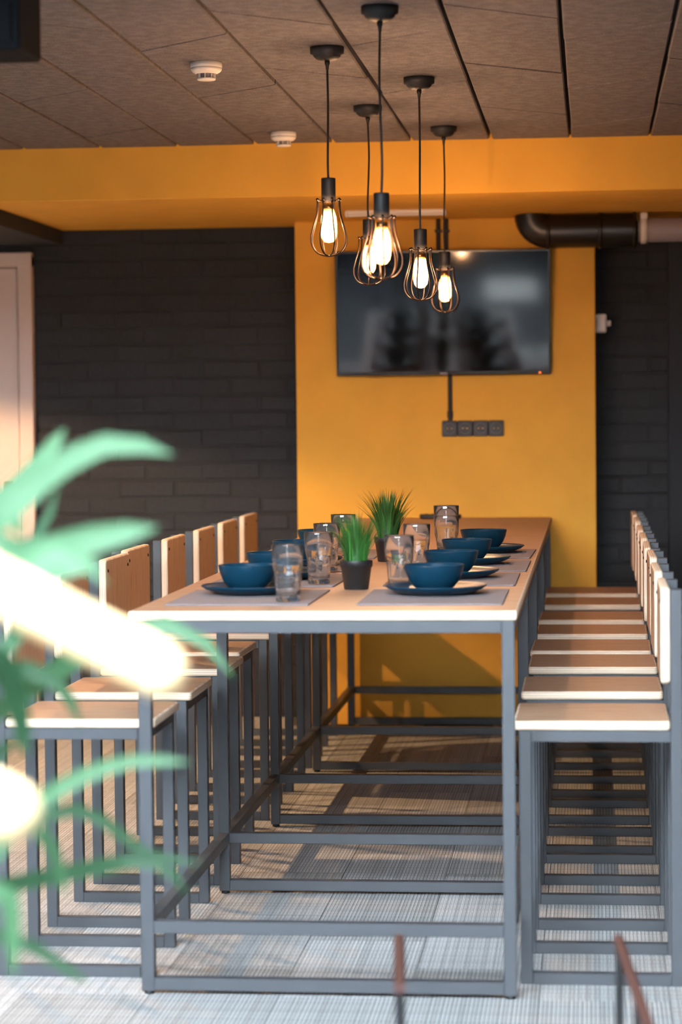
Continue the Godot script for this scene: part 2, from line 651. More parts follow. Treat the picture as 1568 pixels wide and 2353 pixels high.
	part("rosette", boxed(Vector3(-2.655, 0.93, -10.757), Vector3(-2.61, 1.07, -10.748), 0.002), M.brass, hd)

func window(called: String, at: Vector3, w: float, h: float, flat: bool) -> void:
	var o := Node3D.new()
	o.name = called
	add_child(o)
	o.position = at
	if flat:
		o.rotation.x = PI / 2
	o.set_meta("kind", "structure")
	var b := 0.05
	part("frame_bar", cbox(Vector3(w, b, 0.06), 0.003), M.black_metal, o, Vector3(0, h / 2 - b / 2, 0))
	part("frame_bar", cbox(Vector3(w, b, 0.06), 0.003), M.black_metal, o, Vector3(0, -h / 2 + b / 2, 0))
	part("frame_bar", cbox(Vector3(b, h - 2 * b, 0.06), 0.003), M.black_metal, o, Vector3(-w / 2 + b / 2, 0, 0))
	part("frame_bar", cbox(Vector3(b, h - 2 * b, 0.06), 0.003), M.black_metal, o, Vector3(w / 2 - b / 2, 0, 0))
	part("pane", cbox(Vector3(w - 2 * b, h - 2 * b, 0.004), 0.0005), M.pane, o)

# parallelogram panel: left edge from z 0 to -length, right edge shifted by -skew; clipped to a z range when given
func panel_mesh(w: float, l: float, skew: float, x0 := 0.0, z0 := 0.0, zmin := -999.0, zmax := 999.0) -> ArrayMesh:
	var base := 0.28 if skew < 0 else 0.0
	var poly := PackedVector2Array([Vector2(0.004, base), Vector2(w, base - absf(skew)), Vector2(w, base - absf(skew) - l), Vector2(0.004, base - l)])
	if skew < 0:
		poly = PackedVector2Array([Vector2(0.004, 0), Vector2(w, -skew), Vector2(w, -skew - l), Vector2(0.004, -l)])
	else:
		poly = PackedVector2Array([Vector2(0.004, 0), Vector2(w, -skew), Vector2(w, -skew - l), Vector2(0.004, -l)])
	if zmin > -900:
		var clip := PackedVector2Array([Vector2(-9, zmin - z0), Vector2(9, zmin - z0), Vector2(9, zmax - z0), Vector2(-9, zmax - z0)])
		var r := Geometry2D.intersect_polygons(poly, clip)
		if r.is_empty():
			return null
		poly = r[0]
	var area := 0.0
	for i in poly.size():
		var a := poly[i]
		var b := poly[(i + 1) % poly.size()]
		area += a.cross(b)
	if area < 0:
		poly.reverse()
	var inner := PackedVector2Array()
	var off := Geometry2D.offset_polygon(poly, -0.004)
	if off.is_empty():
		return null
	inner = off[0]
	var ia := 0.0
	for i in inner.size():
		ia += inner[i].cross(inner[(i + 1) % inner.size()])
	if ia < 0:
		inner.reverse()
	# lower (visible) face is the inner polygon at y 0, then the outer one at 4 mm, up to 25 mm
	var st := st_new()
	st.set_smooth_group(-1)
	var idx := Geometry2D.triangulate_polygon(inner)
	for i in range(0, idx.size(), 3):
		var a := inner[idx[i]]
		var b := inner[idx[i + 1]]
		var c := inner[idx[i + 2]]
		tri(st, Vector3(a.x, 0, a.y), Vector3(b.x, 0, b.y), Vector3(c.x, 0, c.y))
	# match inner corners to the nearest outer ones
	var n := poly.size()
	for i in n:
		var k := (i + 1) % n
		var p := _nearest(inner, poly[i])
		var q := _nearest(inner, poly[k])
		quad(st, Vector3(p.x, 0, p.y), Vector3(q.x, 0, q.y), Vector3(poly[k].x, 0.004, poly[k].y), Vector3(poly[i].x, 0.004, poly[i].y))
		quad(st, Vector3(poly[i].x, 0.004, poly[i].y), Vector3(poly[k].x, 0.004, poly[k].y), Vector3(poly[k].x, 0.025, poly[k].y), Vector3(poly[i].x, 0.025, poly[i].y))
	return done(st)

func _nearest(ps: PackedVector2Array, p: Vector2) -> Vector2:
	var best := ps[0]
	for q in ps:
		if q.distance_to(p) < best.distance_to(p):
			best = q
	return best

# ------------------------------------------------------------------ table
func long_table() -> void:
	var t := thing("bar_table", "long bar table with pale plywood top on dark square tube frames", "table", Vector3(-0.63, 0, -8.03))
	var o := -t.position
	var xl := -1.065
	var xr := -0.18
	var s := 0.03
	var y1 := TOP - 0.022
	var zs := [-5.595, -6.79, -7.905, -9.115, -10.45]
	var top := part("tabletop", slab(0.912, 4.915, 0.022, 0.006, 0.004, 2, 1), M.table_wood, t, Vector3(-0.63, y1, -8.0335) + o)
	part("plywood_edge", slab(0.912, 4.915, 0.022, 0.006, 0.004, 2, 2), M.ply_edge, top).set_meta("label", "pale layered plywood edge")
	for z in zs:
		for x in [xl + s / 2, xr - s / 2]:
			part("leg", cbox(Vector3(s, y1 - 0.008, s)), M.metal, t, Vector3(x, (y1 + 0.008) / 2, z) + o)
			part("foot_pad", lathe([Vector2(0, 0), Vector2(0.012, 0), Vector2(0.012, 0.006), Vector2(0.006, 0.009), Vector2(0, 0.009)], 12), M.plastic_black, t, Vector3(x, 0, z) + o)
		var w := xr - xl - 2 * s
		part("floor_rail", cbox(Vector3(w, s, s)), M.metal, t, Vector3((xl + xr) / 2, 0.010 + s / 2, z) + o)
		part("foot_rail", cbox(Vector3(w, s, s)), M.metal, t, Vector3((xl + xr) / 2, 0.16, z) + o)
		part("top_rail", cbox(Vector3(w, s, s)), M.metal, t, Vector3((xl + xr) / 2, y1 - s / 2, z) + o)
	for i in range(zs.size() - 1):
		var l: float = zs[i] - zs[i + 1] - s
		var zc: float = (zs[i] + zs[i + 1]) / 2
		for x in [xl + s / 2, xr - s / 2]:
			part("side_foot_rail", cbox(Vector3(s, s, l)), M.metal, t, Vector3(x, 0.16, zc) + o)
			part("side_top_rail", cbox(Vector3(s, s, l)), M.metal, t, Vector3(x, y1 - s / 2, zc) + o)

# ------------------------------------------------------------------ chairs
func make_chair() -> Node3D:
	var t := Node3D.new()
	var s := 0.028
	var w := 0.36
	var xf := -0.1925
	var xb := 0.1925
	for z in [w / 2 - s / 2, -w / 2 + s / 2]:
		part("front_leg", cbox(Vector3(s, 0.61, s)), M.metal, t, Vector3(xf + s / 2, 0.305, z))
		part("rear_post", cbox(Vector3(s, 0.945, s)), M.metal, t, Vector3(xb - s / 2, 0.4725, z))
		part("floor_rail", cbox(Vector3(xb - xf - 2 * s, s, s)), M.metal, t, Vector3(0, s / 2, z))
		part("seat_rail", cbox(Vector3(xb - xf - 2 * s, s, s)), M.metal, t, Vector3(0, 0.61 - s / 2, z))
	part("cross_rail", cbox(Vector3(s, s, w - 2 * s)), M.metal, t, Vector3(xf + s / 2, 0.61 - s / 2, 0))
	part("cross_rail", cbox(Vector3(s, s, w - 2 * s)), M.metal, t, Vector3(xb - s / 2, 0.61 - s / 2, 0))
	var se := part("seat", slab(0.371, 0.366, 0.022, 0.012, 0.006, 3, 1), M.wood_a, t, Vector3(-0.0215, 0.6102, 0))
	part("plywood_edge", slab(0.371, 0.366, 0.022, 0.012, 0.006, 3, 2), M.ply_edge, se).set_meta("label", "pale layered plywood edge")
	var b := part("backrest", slab(0.228, 0.362, 0.022, 0.014, 0.005, 3, 1), M.wood_b, t, Vector3(xb - s - 0.0005, 0.835, 0), Vector3(0, 0, PI / 2))
	part("plywood_edge", slab(0.228, 0.362, 0.022, 0.014, 0.005, 3, 2), M.ply_edge, b).set_meta("label", "pale layered plywood edge")
	for y in [0.08]:
		for z in [0.15, -0.15]:
			part("bolt", lathe([Vector2(0, 0.003), Vector2(0.004, 0.0027), Vector2(0.0055, 0.0)], 10), M.bronze, b, Vector3(y, 0.022, z))
	return t

func chairs() -> void:
	var proto := make_chair()
	var nth := ["first", "second", "third", "fourth", "fifth", "sixth", "seventh", "eighth"]
	var right := [[0.018, -5.735], [0.018, -6.345], [0.021, -6.955], [0.017, -7.43], [0.018, -7.985], [0.018, -8.525], [0.02, -9.19], [0.018, -9.75]]
	var left := [[-1.264, -5.745], [-1.266, -6.305], [-1.264, -6.895], [-1.292, -7.375], [-1.28, -8.012], [-1.272, -8.62], [-1.272, -9.2], [-1.275, -9.8]]
	for side in 2:
		var list: Array = [left, right][side]
		for i in list.size():
			var c: Node3D = proto.duplicate()
			c.name = numbered("bar_chair")
			add_child(c)
			c.position = Vector3(list[i][0], 0, list[i][1] - 0.18)
			c.rotation.y = (PI if side == 0 else 0.0) + rng.randf_range(-0.012, 0.012)
			tag(c, "plywood bar chair on dark tube frame, %s, %s from yellow wall" % ["door side" if side == 0 else "side away from door", nth[list.size() - 1 - i]], "chair", "bar chairs along the white door side" if side == 0 else "bar chairs along the side away from the door")
			var v: Material = M[["wood_a", "wood_b", "wood_c"][rng.randi() % 3]]
			c.get_node("seat").material_override = v
			c.get_node("backrest").material_override = M[["wood_a", "wood_b", "wood_c"][rng.randi() % 3]]
	proto.free()

# ------------------------------------------------------------------ tableware
func tableware() -> void:
	var nth := ["first", "second", "third", "fourth"]
	var plate := lathe([Vector2(0, 0.004), Vector2(0.07, 0.0035), Vector2(0.075, 0.0), Vector2(0.082, 0.0), Vector2(0.100, 0.006), Vector2(0.118, 0.013), Vector2(0.1275, 0.020), Vector2(0.1285, 0.022), Vector2(0.127, 0.0235), Vector2(0.119, 0.0198), Vector2(0.104, 0.0148), Vector2(0.085, 0.0108), Vector2(0.06, 0.0082), Vector2(0.045, 0.0078), Vector2(0, 0.0075)], 56)
	var bowl := lathe([Vector2(0, 0.003), Vector2(0.030, 0.003), Vector2(0.032, 0.0), Vector2(0.038, 0.0), Vector2(0.052, 0.010), Vector2(0.064, 0.026), Vector2(0.0715, 0.044), Vector2(0.0755, 0.062), Vector2(0.0752, 0.0645), Vector2(0.0735, 0.0645), Vector2(0.0725, 0.062), Vector2(0.0685, 0.045), Vector2(0.0605, 0.028), Vector2(0.048, 0.014), Vector2(0.030, 0.007), Vector2(0, 0.006)], 48)
	var gp := [Vector2(0, 0.002), Vector2(0.024, 0.001), Vector2(0.0275, 0.0), Vector2(0.0295, 0.003), Vector2(0.0300, 0.012)]
	for k in 8:
		gp.append(Vector2(0.0302 + 0.0046 * (k + 1) / 8.0, 0.012 + 0.063 * (k + 1) / 8.0))
	gp.append_array([Vector2(0.0362, 0.079), Vector2(0.0375, 0.10), Vector2(0.039, 0.137), Vector2(0.0385, 0.1385), Vector2(0.0375, 0.1375), Vector2(0.0358, 0.10), Vector2(0.0335, 0.076), Vector2(0.0295, 0.030), Vector2(0.027, 0.016), Vector2(0.02, 0.0135), Vector2(0, 0.013)])
	var glass := lathe(gp, 60, true)
	var settings := [
		[[-0.388, -5.975, -0.392, -6.05], [-0.378, -6.60, -0.384, -6.65], [-0.363, -7.17, -0.371, -7.24], [-0.364, -7.77, -0.347, -7.83]],
		[[-0.852, -5.97, -0.862, -6.07], [-0.852, -6.58, -0.868, -6.61], [-0.855, -7.18, -0.876, -7.22], [-0.86, -7.79, -0.88, -7.88]]]
	for side in 2:
		var where: String = ["side away from door", "door side"][side]
		for i in 4:
			var q: Array = settings[side][i]
			var lab := "%s, %s from table's open end" % [where, nth[i]]
			var m := part("placemat", slab(0.35, 0.475, 0.004, 0.006, 0.001, 1), M.mat_cloth, self, Vector3(q[0], TOP + 0.0002, q[1]), Vector3(0, rng.randf_range(-0.02, 0.02), 0))
			m.name = numbered("placemat")
			tag(m, "grey fabric placemat, " + lab, "placemat", "grey placemats")
			var p := part("plate", plate, M.ceramic, self, Vector3(q[2], TOP + 0.0044, q[3]))
			p.name = numbered("plate")
			tag(p, "flat dark blue plate, " + lab, "plate", "dark blue plates")
			var b := part("bowl", bowl, M.ceramic, self, Vector3(q[2] - (0.010 if side == 1 else 0.004), TOP + 0.0134, q[3] - 0.004))
			b.name = numbered("bowl")
			tag(b, "glossy dark blue bowl, " + lab, "bowl", "dark blue bowls")
	var glasses := [[-0.737, -5.815, "first", 1], [-0.728, -6.41, "second", 1], [-0.762, -6.92, "third", 1], [-0.776, -7.52, "fourth", 1], [-0.497, -6.22, "first", 0], [-0.497, -6.85, "second", 0], [-0.446, -7.41, "third", 0]]
	for g in glasses:
		var onm: bool = absf(g[0] + 0.852) < 0.17 and g[3] == 1 and g[2] in ["first", "second", "third", "fourth"]
		onm = onm or (g[3] == 0 and g[0] > -0.5)
		var o := part("drinking_glass", glass, M.glass, self, Vector3(g[0], TOP + (0.0044 if onm else 0.0004), g[1]), Vector3(0, rng.randf() * 3, 0))
		o.name = numbered("drinking_glass")
		if g[3] == 0 and g[2] == "third":          # a second tumbler is nested in this one
			var o2 := part("drinking_glass", glass, M.glass, self, o.position + Vector3(0, 0.030, 0), Vector3(0, 1, 0))
			o2.name = numbered("drinking_glass")
			tag(o2, "clear faceted tumbler nested inside another, side away from door", "glass", "clear tumblers")
		tag(o, "clear faceted tumbler, %s, %s from table's open end" % [["side away from door", "door side"][g[3]], g[2]], "glass", "clear tumblers")
	potted_grass(Vector3(-0.614, TOP + 0.0004, -6.27), 0.043, 0.076, 0.165, 3, 1.0, "small black pot of bright green artificial grass, closer to the table's open end")
	potted_grass(Vector3(-0.628, TOP + 0.0004, -7.43), 0.043, 0.076, 0.185, 4, 1.5, "small black pot of dark spiky artificial grass, closer to the yellow wall")
	var rc := thing("remote_control", "slim black remote lying across the table end by the yellow wall", "remote", Vector3(-0.65, TOP + 0.0005, -10.38))
	part("body", slab(0.18, 0.045, 0.020, 0.02, 0.007, 3), M.plastic_black, rc)
	for i in 5:
		part("button", cbox(Vector3(0.012, 0.003, 0.012), 0.001), M.black_metal, rc, Vector3(-0.06 + 0.03 * i, 0.0205, 0))

func potted_grass(at: Vector3, r: float, h: float, gh: float, sd: int, wide: float, label: String) -> void:
	var t := thing("potted_grass", label, "plant", at, "pots of grass on the table")
	part("pot", lathe([Vector2(0, 0), Vector2(r * 0.72, 0), Vector2(r * 0.75, 0.002), Vector2(r * 0.93, h * 0.76), Vector2(r * 0.99, h * 0.77), Vector2(r, h * 0.985), Vector2(r * 0.99, h), Vector2(r * 0.93, h), Vector2(r * 0.90, h * 0.85), Vector2(0, h * 0.85)], 40), M.pot, t)
	part("soil", lathe([Vector2(r * 0.9, h * 0.86), Vector2(r * 0.5, h * 0.90), Vector2(0, h * 0.91)], 24), M.soil, t)
	var g := RandomNumberGenerator.new()
	g.seed = sd
	for m in 3:
		var st := st_new()
		st.set_smooth_group(-1)
		for k in 75:
			var a := g.randf() * TAU
			var rr := r * 0.72 * sqrt(g.randf())
			var out := Vector3(cos(a), 0, sin(a))
			var lean := g.randf_range(0.1, 1.0) * (0.25 + 0.75 * rr / r) * 0.085
			var l := gh * g.randf_range(0.55, 1.0)
			var wd := g.randf_range(0.0016, 0.0032) * wide
			var p0 := out * rr + Vector3(0, h * 0.87, 0)
			var side := Vector3(-sin(a + g.randf_range(-1.2, 1.2)), 0, cos(a)).normalized()
			var last_l := p0 - side * wd
			var last_r := p0 + side * wd
			for i in range(1, 6):
				var f := i / 5.0
				var p := p0 + Vector3(0, l * (f - 0.12 * f * f), 0) + out * lean * f * f * 1.3
				var w2 := wd * (1.0 - pow(f, 1.7))
				var nl := p - side * w2
				var nr := p + side * w2
				if i < 5:
					quad(st, last_l, last_r, nr, nl)
				else:
					tri(st, last_l, last_r, p)
				last_l = nl
				last_r = nr
		var b := part("grass_blades", done(st), M.grass[m if wide < 1.2 else m + 1], t)
		b.set_meta("kind", "stuff")

# ------------------------------------------------------------------ pendants
func pendants() -> void:
	var list := [[-0.741, -6.863, 1.815, "second"], [-0.533, -6.2, 1.71, "first"], [-0.527, -7.531, 1.716, "third"], [-0.748, -8.189, 1.801, "fourth"], [-0.530, -8.835, 1.731, "fifth"]]
	var canopy := lathe([Vector2(0, -0.038), Vector2(0.016, -0.038), Vector2(0.030, -0.034), Vector2(0.0385, -0.026), Vector2(0.0395, -0.022), Vector2(0.048, -0.018), Vector2(0.0485, -0.001), Vector2(0.0475, 0.0), Vector2(0, 0)], 40)
	var gland := lathe([Vector2(0, -0.064), Vector2(0.004, -0.064), Vector2(0.0055, -0.050), Vector2(0.0075, -0.047), Vector2(0.0075, -0.038), Vector2(0, -0.038)], 16)
	var socket := lathe([Vector2(0, 0.0), Vector2(0.0195, 0.0), Vector2(0.0205, 0.001), Vector2(0.0205, 0.060), Vector2(0.0195, 0.0628), Vector2(0.004, 0.0628), Vector2(0, 0.0628)], 32)
	var glassp := []
	for p in [[0.0125, 0.0], [0.013, -0.010], [0.0175, -0.022], [0.022, -0.036], [0.0235, -0.055], [0.0235, -0.082], [0.0205, -0.096], [0.013, -0.106], [0.0, -0.109]]:
		glassp.append(Vector2(p[0], p[1]))
	glassp.reverse()
	var bulb := lathe(glassp, 28)
	var ring := tube_ring(0.024, 0.002)
	var bottom := tube_ring(0.006, 0.0022)
	var wire := tube(spline([Vector3(0.0235, -0.002, 0), Vector3(0.033, 0.0, 0), Vector3(0.0335, -0.010, 0), Vector3(0.036, -0.040, 0), Vector3(0.046, -0.075, 0), Vector3(0.0535, -0.105, 0), Vector3(0.050, -0.130, 0), Vector3(0.034, -0.150, 0), Vector3(0.006, -0.158, 0)], 26), 0.0021, 7)
	var knob := SphereMesh.new()
	knob.radius = 0.0042
	knob.height = 0.0084
	knob.radial_segments = 12
	knob.rings = 6
	var cap := lathe([Vector2(0, -0.016), Vector2(0.013, -0.016), Vector2(0.0145, -0.010), Vector2(0.0145, 0.0), Vector2(0, 0)], 20)
	var fil_pts := []
	for k in 4:
		var a := TAU * k / 4.0 + 0.4
		fil_pts.append(Vector3(cos(a) * 0.008, -0.035, sin(a) * 0.008))
		fil_pts.append(Vector3(cos(a) * 0.011, -0.086, sin(a) * 0.011))
		fil_pts.append(Vector3(cos(a + 0.5) * 0.011, -0.088, sin(a + 0.5) * 0.011))
		fil_pts.append(Vector3(cos(a + 0.8) * 0.008, -0.035, sin(a + 0.8) * 0.008))
	var filament := tube(fil_pts, 0.0034, 8)
	for q in list:
		var t := thing("pendant_lamp", "caged pendant lamp with glowing tubular bulb, %s of five from the table's open end" % q[3], "lamp", Vector3(q[0], CEIL, q[1]), "caged pendant lamps over the table")
		var y: float = q[2] + 0.158 - CEIL       # socket bottom, relative to the ceiling
		part("canopy", canopy, M.black_metal, t)
		part("cord_grip", gland, M.black_metal, t)
		var s1 := rng.randf_range(-0.003, 0.003)
		var s2 := rng.randf_range(-0.003, 0.003)
		part("cord", tube(spline([Vector3(0, -0.06, 0), Vector3(s1, lerpf(-0.06, y, 0.3), s2), Vector3(-s1, lerpf(-0.06, y, 0.7), -s2), Vector3(0, y + 0.0620, 0)], 14), 0.0032, 8), M.plastic_black, t)
		part("socket", socket, M.black_metal, t, Vector3(0, y, 0))
		var cg := part("cage_ring", ring, M.bronze, t, Vector3(0, y - 0.002, 0))
		part("bottom_ring", bottom, M.bronze, cg, Vector3(0, -0.156, 0))
		for k in 8:
			var a := TAU * k / 8.0 + float(q[1]) * 2.0
			var w := part("cage_wire", wire, M.bronze, t, Vector3(0, y, 0), Vector3(0, a, 0))
			part("knob", knob, M.bronze, w, Vector3(0.0335, 0.002, 0))
		var b := part("bulb", bulb, M.bulb_glass, t, Vector3(0, y - 0.012, 0))
		part("bulb_cap", cap, M.brass, b)
		part("filament", filament, M.filament, b)
		lamp(t, Vector3(0, y - 0.075, 0), 0.45, Color(1.0, 0.77, 0.57), 0.015)

func tube_ring(r: float, th: float) -> ArrayMesh:
	var st := st_new()
	var pts := []
	for i in 25:
		var a := TAU * i / 24.0
		pts.append(Vector3(cos(a) * r, 0, sin(a) * r))
	_tube(st, pts, th, 7, false)
	return done(st)

# warm ceiling spots over the aisle beside the white door, outside the picture
func aisle_lamps() -> void:
	var glow := mat(c8(255, 225, 180), 0.5)
	glow.emission_enabled = true
	glow.emission = c8(255, 214, 160)
	glow.emission_energy_multiplier = 8.0
	for q in [[-3.2, -8.9, "closer to the yellow beam", 8.0], [-3.2, -7.1, "closer to the entrance hall", 5.0]]:
		var t := thing("ceiling_spot", "round black ceiling spot over the aisle, " + q[2], "lamp", Vector3(q[0], CEIL, q[1]), "ceiling spots over the aisle")
		part("housing", lathe([Vector2(0.036, -0.14), Vector2(0.042, -0.14), Vector2(0.043, -0.138), Vector2(0.043, 0.0), Vector2(0, 0), Vector2(0, -0.02), Vector2(0.036, -0.02), Vector2(0.036, -0.14)], 28), M.black_metal, t)
		part("bulb", lathe([Vector2(0, -0.165), Vector2(0.02, -0.155), Vector2(0.028, -0.135), Vector2(0.02, -0.10), Vector2(0, -0.09)], 20), glow, t)
		var l := SpotLight3D.new()
		l.name = "lamp_light"
		l.light_color = Color(1.0, 0.80, 0.58)
		l.light_energy = q[3]
		l.light_size = 0.02
		l.spot_range = 12.0
		l.spot_attenuation = 2.0
		l.spot_angle = 68.0
		l.spot_angle_attenuation = 0.15
		l.shadow_enabled = true
		t.add_child(l)
		l.position = Vector3(0, -0.14, 0)
		l.rotation.x = -PI / 2

# ------------------------------------------------------------------ things on wall and ceiling
func fittings() -> void:
	var tv := thing("television", "large flat black television hung on the yellow pier", "television", Vector3(-0.636, 1.80, YELLOW_Z + 0.03))
	tv.rotation = Vector3(deg_to_rad(6.4), deg_to_rad(1.9), 0)      # hangs tilted down on its bracket
	part("housing", cbox(Vector3(0.90, 0.50, 0.03), 0.006), M.bezel, tv, Vector3(0, 0, 0.025))
	part("bezel", cbox(Vector3(0.926, 0.538, 0.018), 0.003), M.bezel, tv, Vector3(0, 0, 0.047))
	part("screen", cbox(Vector3(0.906, 0.512, 0.003), 0.0005), M.screen, tv, Vector3(0, 0.004, 0.0565))
	part("wall_bracket", cbox(Vector3(0.3, 0.2, 0.03), 0.002), M.black_metal, tv, Vector3(0, 0, -0.004))
	var led := mat(c8(255, 120, 40), 0.4)
	led.emission_enabled = true
	led.emission = c8(255, 110, 40)
	led.emission_energy_multiplier = 3.0
	part("status_light", cbox(Vector3(0.008, 0.006, 0.003), 0.001), led, tv, Vector3(0.415, -0.2625, 0.056))
	part("logo_plate", cbox(Vector3(0.03, 0.006, 0.002), 0.0005), M.grey_duct, tv, Vector3(0, -0.262, 0.0565))
	var so := thing("socket_strip", "row of four black wall sockets below the television", "socket", Vector3(-0.513, 1.295, YELLOW_Z))
	for i in 4:
		var p := part("socket", slab(0.0665, 0.069, 0.012, 0.006, 0.003, 2), M.plastic_black, so, Vector3(-0.101 + 0.0673 * i, 0, 0), Vector3(PI / 2, 0, 0))
		part("well", lathe([Vector2(0.021, 0.0115), Vector2(0.0245, 0.0135), Vector2(0.026, 0.0125), Vector2(0.0262, 0.011)], 28), M.socket_ring, p)
		part("well_floor", lathe([Vector2(0.021, 0.0125), Vector2(0, 0.0125)], 24), M.black_metal, p)
		for sx in [-0.0095, 0.0095]:
			part("contact", lathe([Vector2(0.0026, 0.0128), Vector2(0, 0.0132)], 10), M.brass, p, Vector3(sx, 0, 0))
	var cd := thing("conduit", "black cable conduit running down the yellow pier to the sockets", "conduit", Vector3(-0.611, 1.33, YELLOW_Z + 0.0101))
	part("pipe", tube([Vector3(0, 0, 0), Vector3(0, 0.22, 0)], 0.0098, 12), M.plastic_black, cd)
	part("coupling", lathe([Vector2(0.0118, 0.0), Vector2(0.0125, 0.002), Vector2(0.0125, 0.026), Vector2(0.0118, 0.028)], 14), M.plastic_black, cd, Vector3(0, 0.012, 0))
	for q in [[-0.656, "short black conduit above the television, the one closer to the white door"], [-0.622, "short black conduit above the television, the one closer to the black duct"]]:
		var c2 := thing("conduit", q[1], "conduit", Vector3(q[0], 2.06, YELLOW_Z + 0.0101))
		part("pipe", tube([Vector3(0, -0.02, 0), Vector3(0, 0.143, 0)], 0.0098, 12), M.plastic_black, c2)
		part("clip", cbox(Vector3(0.03, 0.012, 0.022), 0.002), M.plastic_black, c2, Vector3(0, 0.09, 0))
	var bt := thing("light_batten", "short unlit white batten fixed under the yellow beam", "light", Vector3(-0.80, SOFFIT, -9.98))
	part("housing", cbox(Vector3(0.415, 0.016, 0.030), 0.003), M.white_plastic, bt, Vector3(0, -0.0082, 0))
	part("diffuser", cbox(Vector3(0.40, 0.010, 0.024), 0.004), M.white_plastic, bt, Vector3(0, -0.021, 0))
	for sx in [-0.203, 0.203]:
		part("end_cap", cbox(Vector3(0.012, 0.026, 0.034), 0.003), M.white_plastic, bt, Vector3(sx, -0.014, 0))
	# black duct with an elbow under the beam and the grey pipe it feeds
	var zc := -10.34
	var y := 2.128
	var r := 0.070
	var dk := thing("black_duct", "black round duct bending down from the yellow beam beside the television", "duct", Vector3(-0.05, y, zc))
	var pts := []
	for k in 9:
		var a := PI / 2 * k / 8.0
		pts.append(Vector3(-0.05 - 0.128 - 0.075 * cos(a) + 0.05, 0.075 - 0.075 * sin(a), 0))
	pts.append(Vector3(0.24, 0, 0))
	part("elbow_pipe", tube(pts, r, 28), M.duct, dk)
	for x in [-0.128 + 0.0, 0.09, 0.235]:
		part("flange", lathe([Vector2(r, -0.008), Vector2(r + 0.006, -0.008), Vector2(r + 0.006, 0.008), Vector2(r, 0.008)], 28), M.duct, dk, Vector3(x, 0, 0), Vector3(0, 0, PI / 2))
	var gd := thing("grey_pipe", "pale grey pipe joined to the black duct under the beam", "pipe", Vector3(0.57, 2.128, zc))
	part("pipe", tube([Vector3(-0.37, 0, 0), Vector3(0.37, 0, 0)], 0.052, 24), M.grey_duct, gd)
	part("collar", lathe([Vector2(0.052, -0.014), Vector2(0.058, -0.014), Vector2(0.058, 0.014), Vector2(0.052, 0.014)], 24), M.white_plastic, gd, Vector3(-0.345, 0, 0), Vector3(0, 0, PI / 2))
	part("bracket", cbox(Vector3(0.03, 0.04, 0.03), 0.004), M.white_plastic, gd, Vector3(-0.345, 0.052, 0.02))
	var wx := thing("control_box", "small white box with a round knob on the yellow pier's edge", "switch", Vector3(0.018, 1.746, -10.62))
	part("body", cbox(Vector3(0.048, 0.080, 0.075), 0.005), M.white_plastic, wx, Vector3(0.0245, 0, 0))
	part("lid", cbox(Vector3(0.036, 0.045, 0.004), 0.0015), M.white_plastic, wx, Vector3(0.024, -0.006, 0.039))
	part("knob", lathe([Vector2(0, 0.0), Vector2(0.013, 0.0), Vector2(0.013, 0.016), Vector2(0.011, 0.020), Vector2(0, 0.020)], 20), M.white_plastic, wx, Vector3(0.0485, 0, 0), Vector3(0, 0, -PI / 2))
	for q in [[-7.10, "white round smoke detector on the ceiling beside the pendants"], [-8.90, "white round smoke detector on the ceiling next to the yellow beam"]]:
		var sd := thing("smoke_detector", q[1], "smoke detector", Vector3(-1.126, CEIL, q[0]), "smoke detectors on the ceiling")
		part("base", lathe([Vector2(0, -0.016), Vector2(0.046, -0.016), Vector2(0.047, -0.014), Vector2(0.047, 0.0), Vector2(0, 0)], 36), M.white_plastic, sd)
		part("body", lathe([Vector2(0.030, -0.034), Vector2(0.040, -0.029), Vector2(0.0455, -0.023), Vector2(0.0465, -0.0165), Vector2(0, -0.0162)], 36), M.white_plastic, sd)
		part("chamber", lathe([Vector2(0, -0.052), Vector2(0.025, -0.052), Vector2(0.0275, -0.050), Vector2(0.0275, -0.0465), Vector2(0.0, -0.0465)], 32), M.white_plastic, sd)
		part("core", lathe([Vector2(0.020, -0.047), Vector2(0.020, -0.033)], 24), M.grey_duct, sd)
		for k in 8:
			var a := TAU * k / 8.0
			part("fin", cbox(Vector3(0.006, 0.015, 0.0025), 0.0005), M.white_plastic, sd, Vector3(cos(a) * 0.0245, -0.040, sin(a) * 0.0245), Vector3(0, -a, 0))
	# black loudspeaker hanging under the ceiling, cut by the frame
	var corner := pixel(45, 112, -4.9)
	var sp := thing("loudspeaker", "black box loudspeaker hanging under the ceiling near the entrance hall", "speaker", Vector3(corner.x - 0.12, corner.y, -5.0))
	var hh := CEIL - 0.03 - corner.y
	part("cabinet", cbox(Vector3(0.24, hh, 0.2), 0.006), M.grille, sp, Vector3(0, hh / 2, 0))
	part("grille", cbox(Vector3(0.21, hh - 0.03, 0.008), 0.003), M.grille, sp, Vector3(0, hh / 2, 0.103))
	part("bracket", cbox(Vector3(0.05, 0.034, 0.05), 0.002), M.black_metal, sp, Vector3(0, hh + 0.0165, 0))

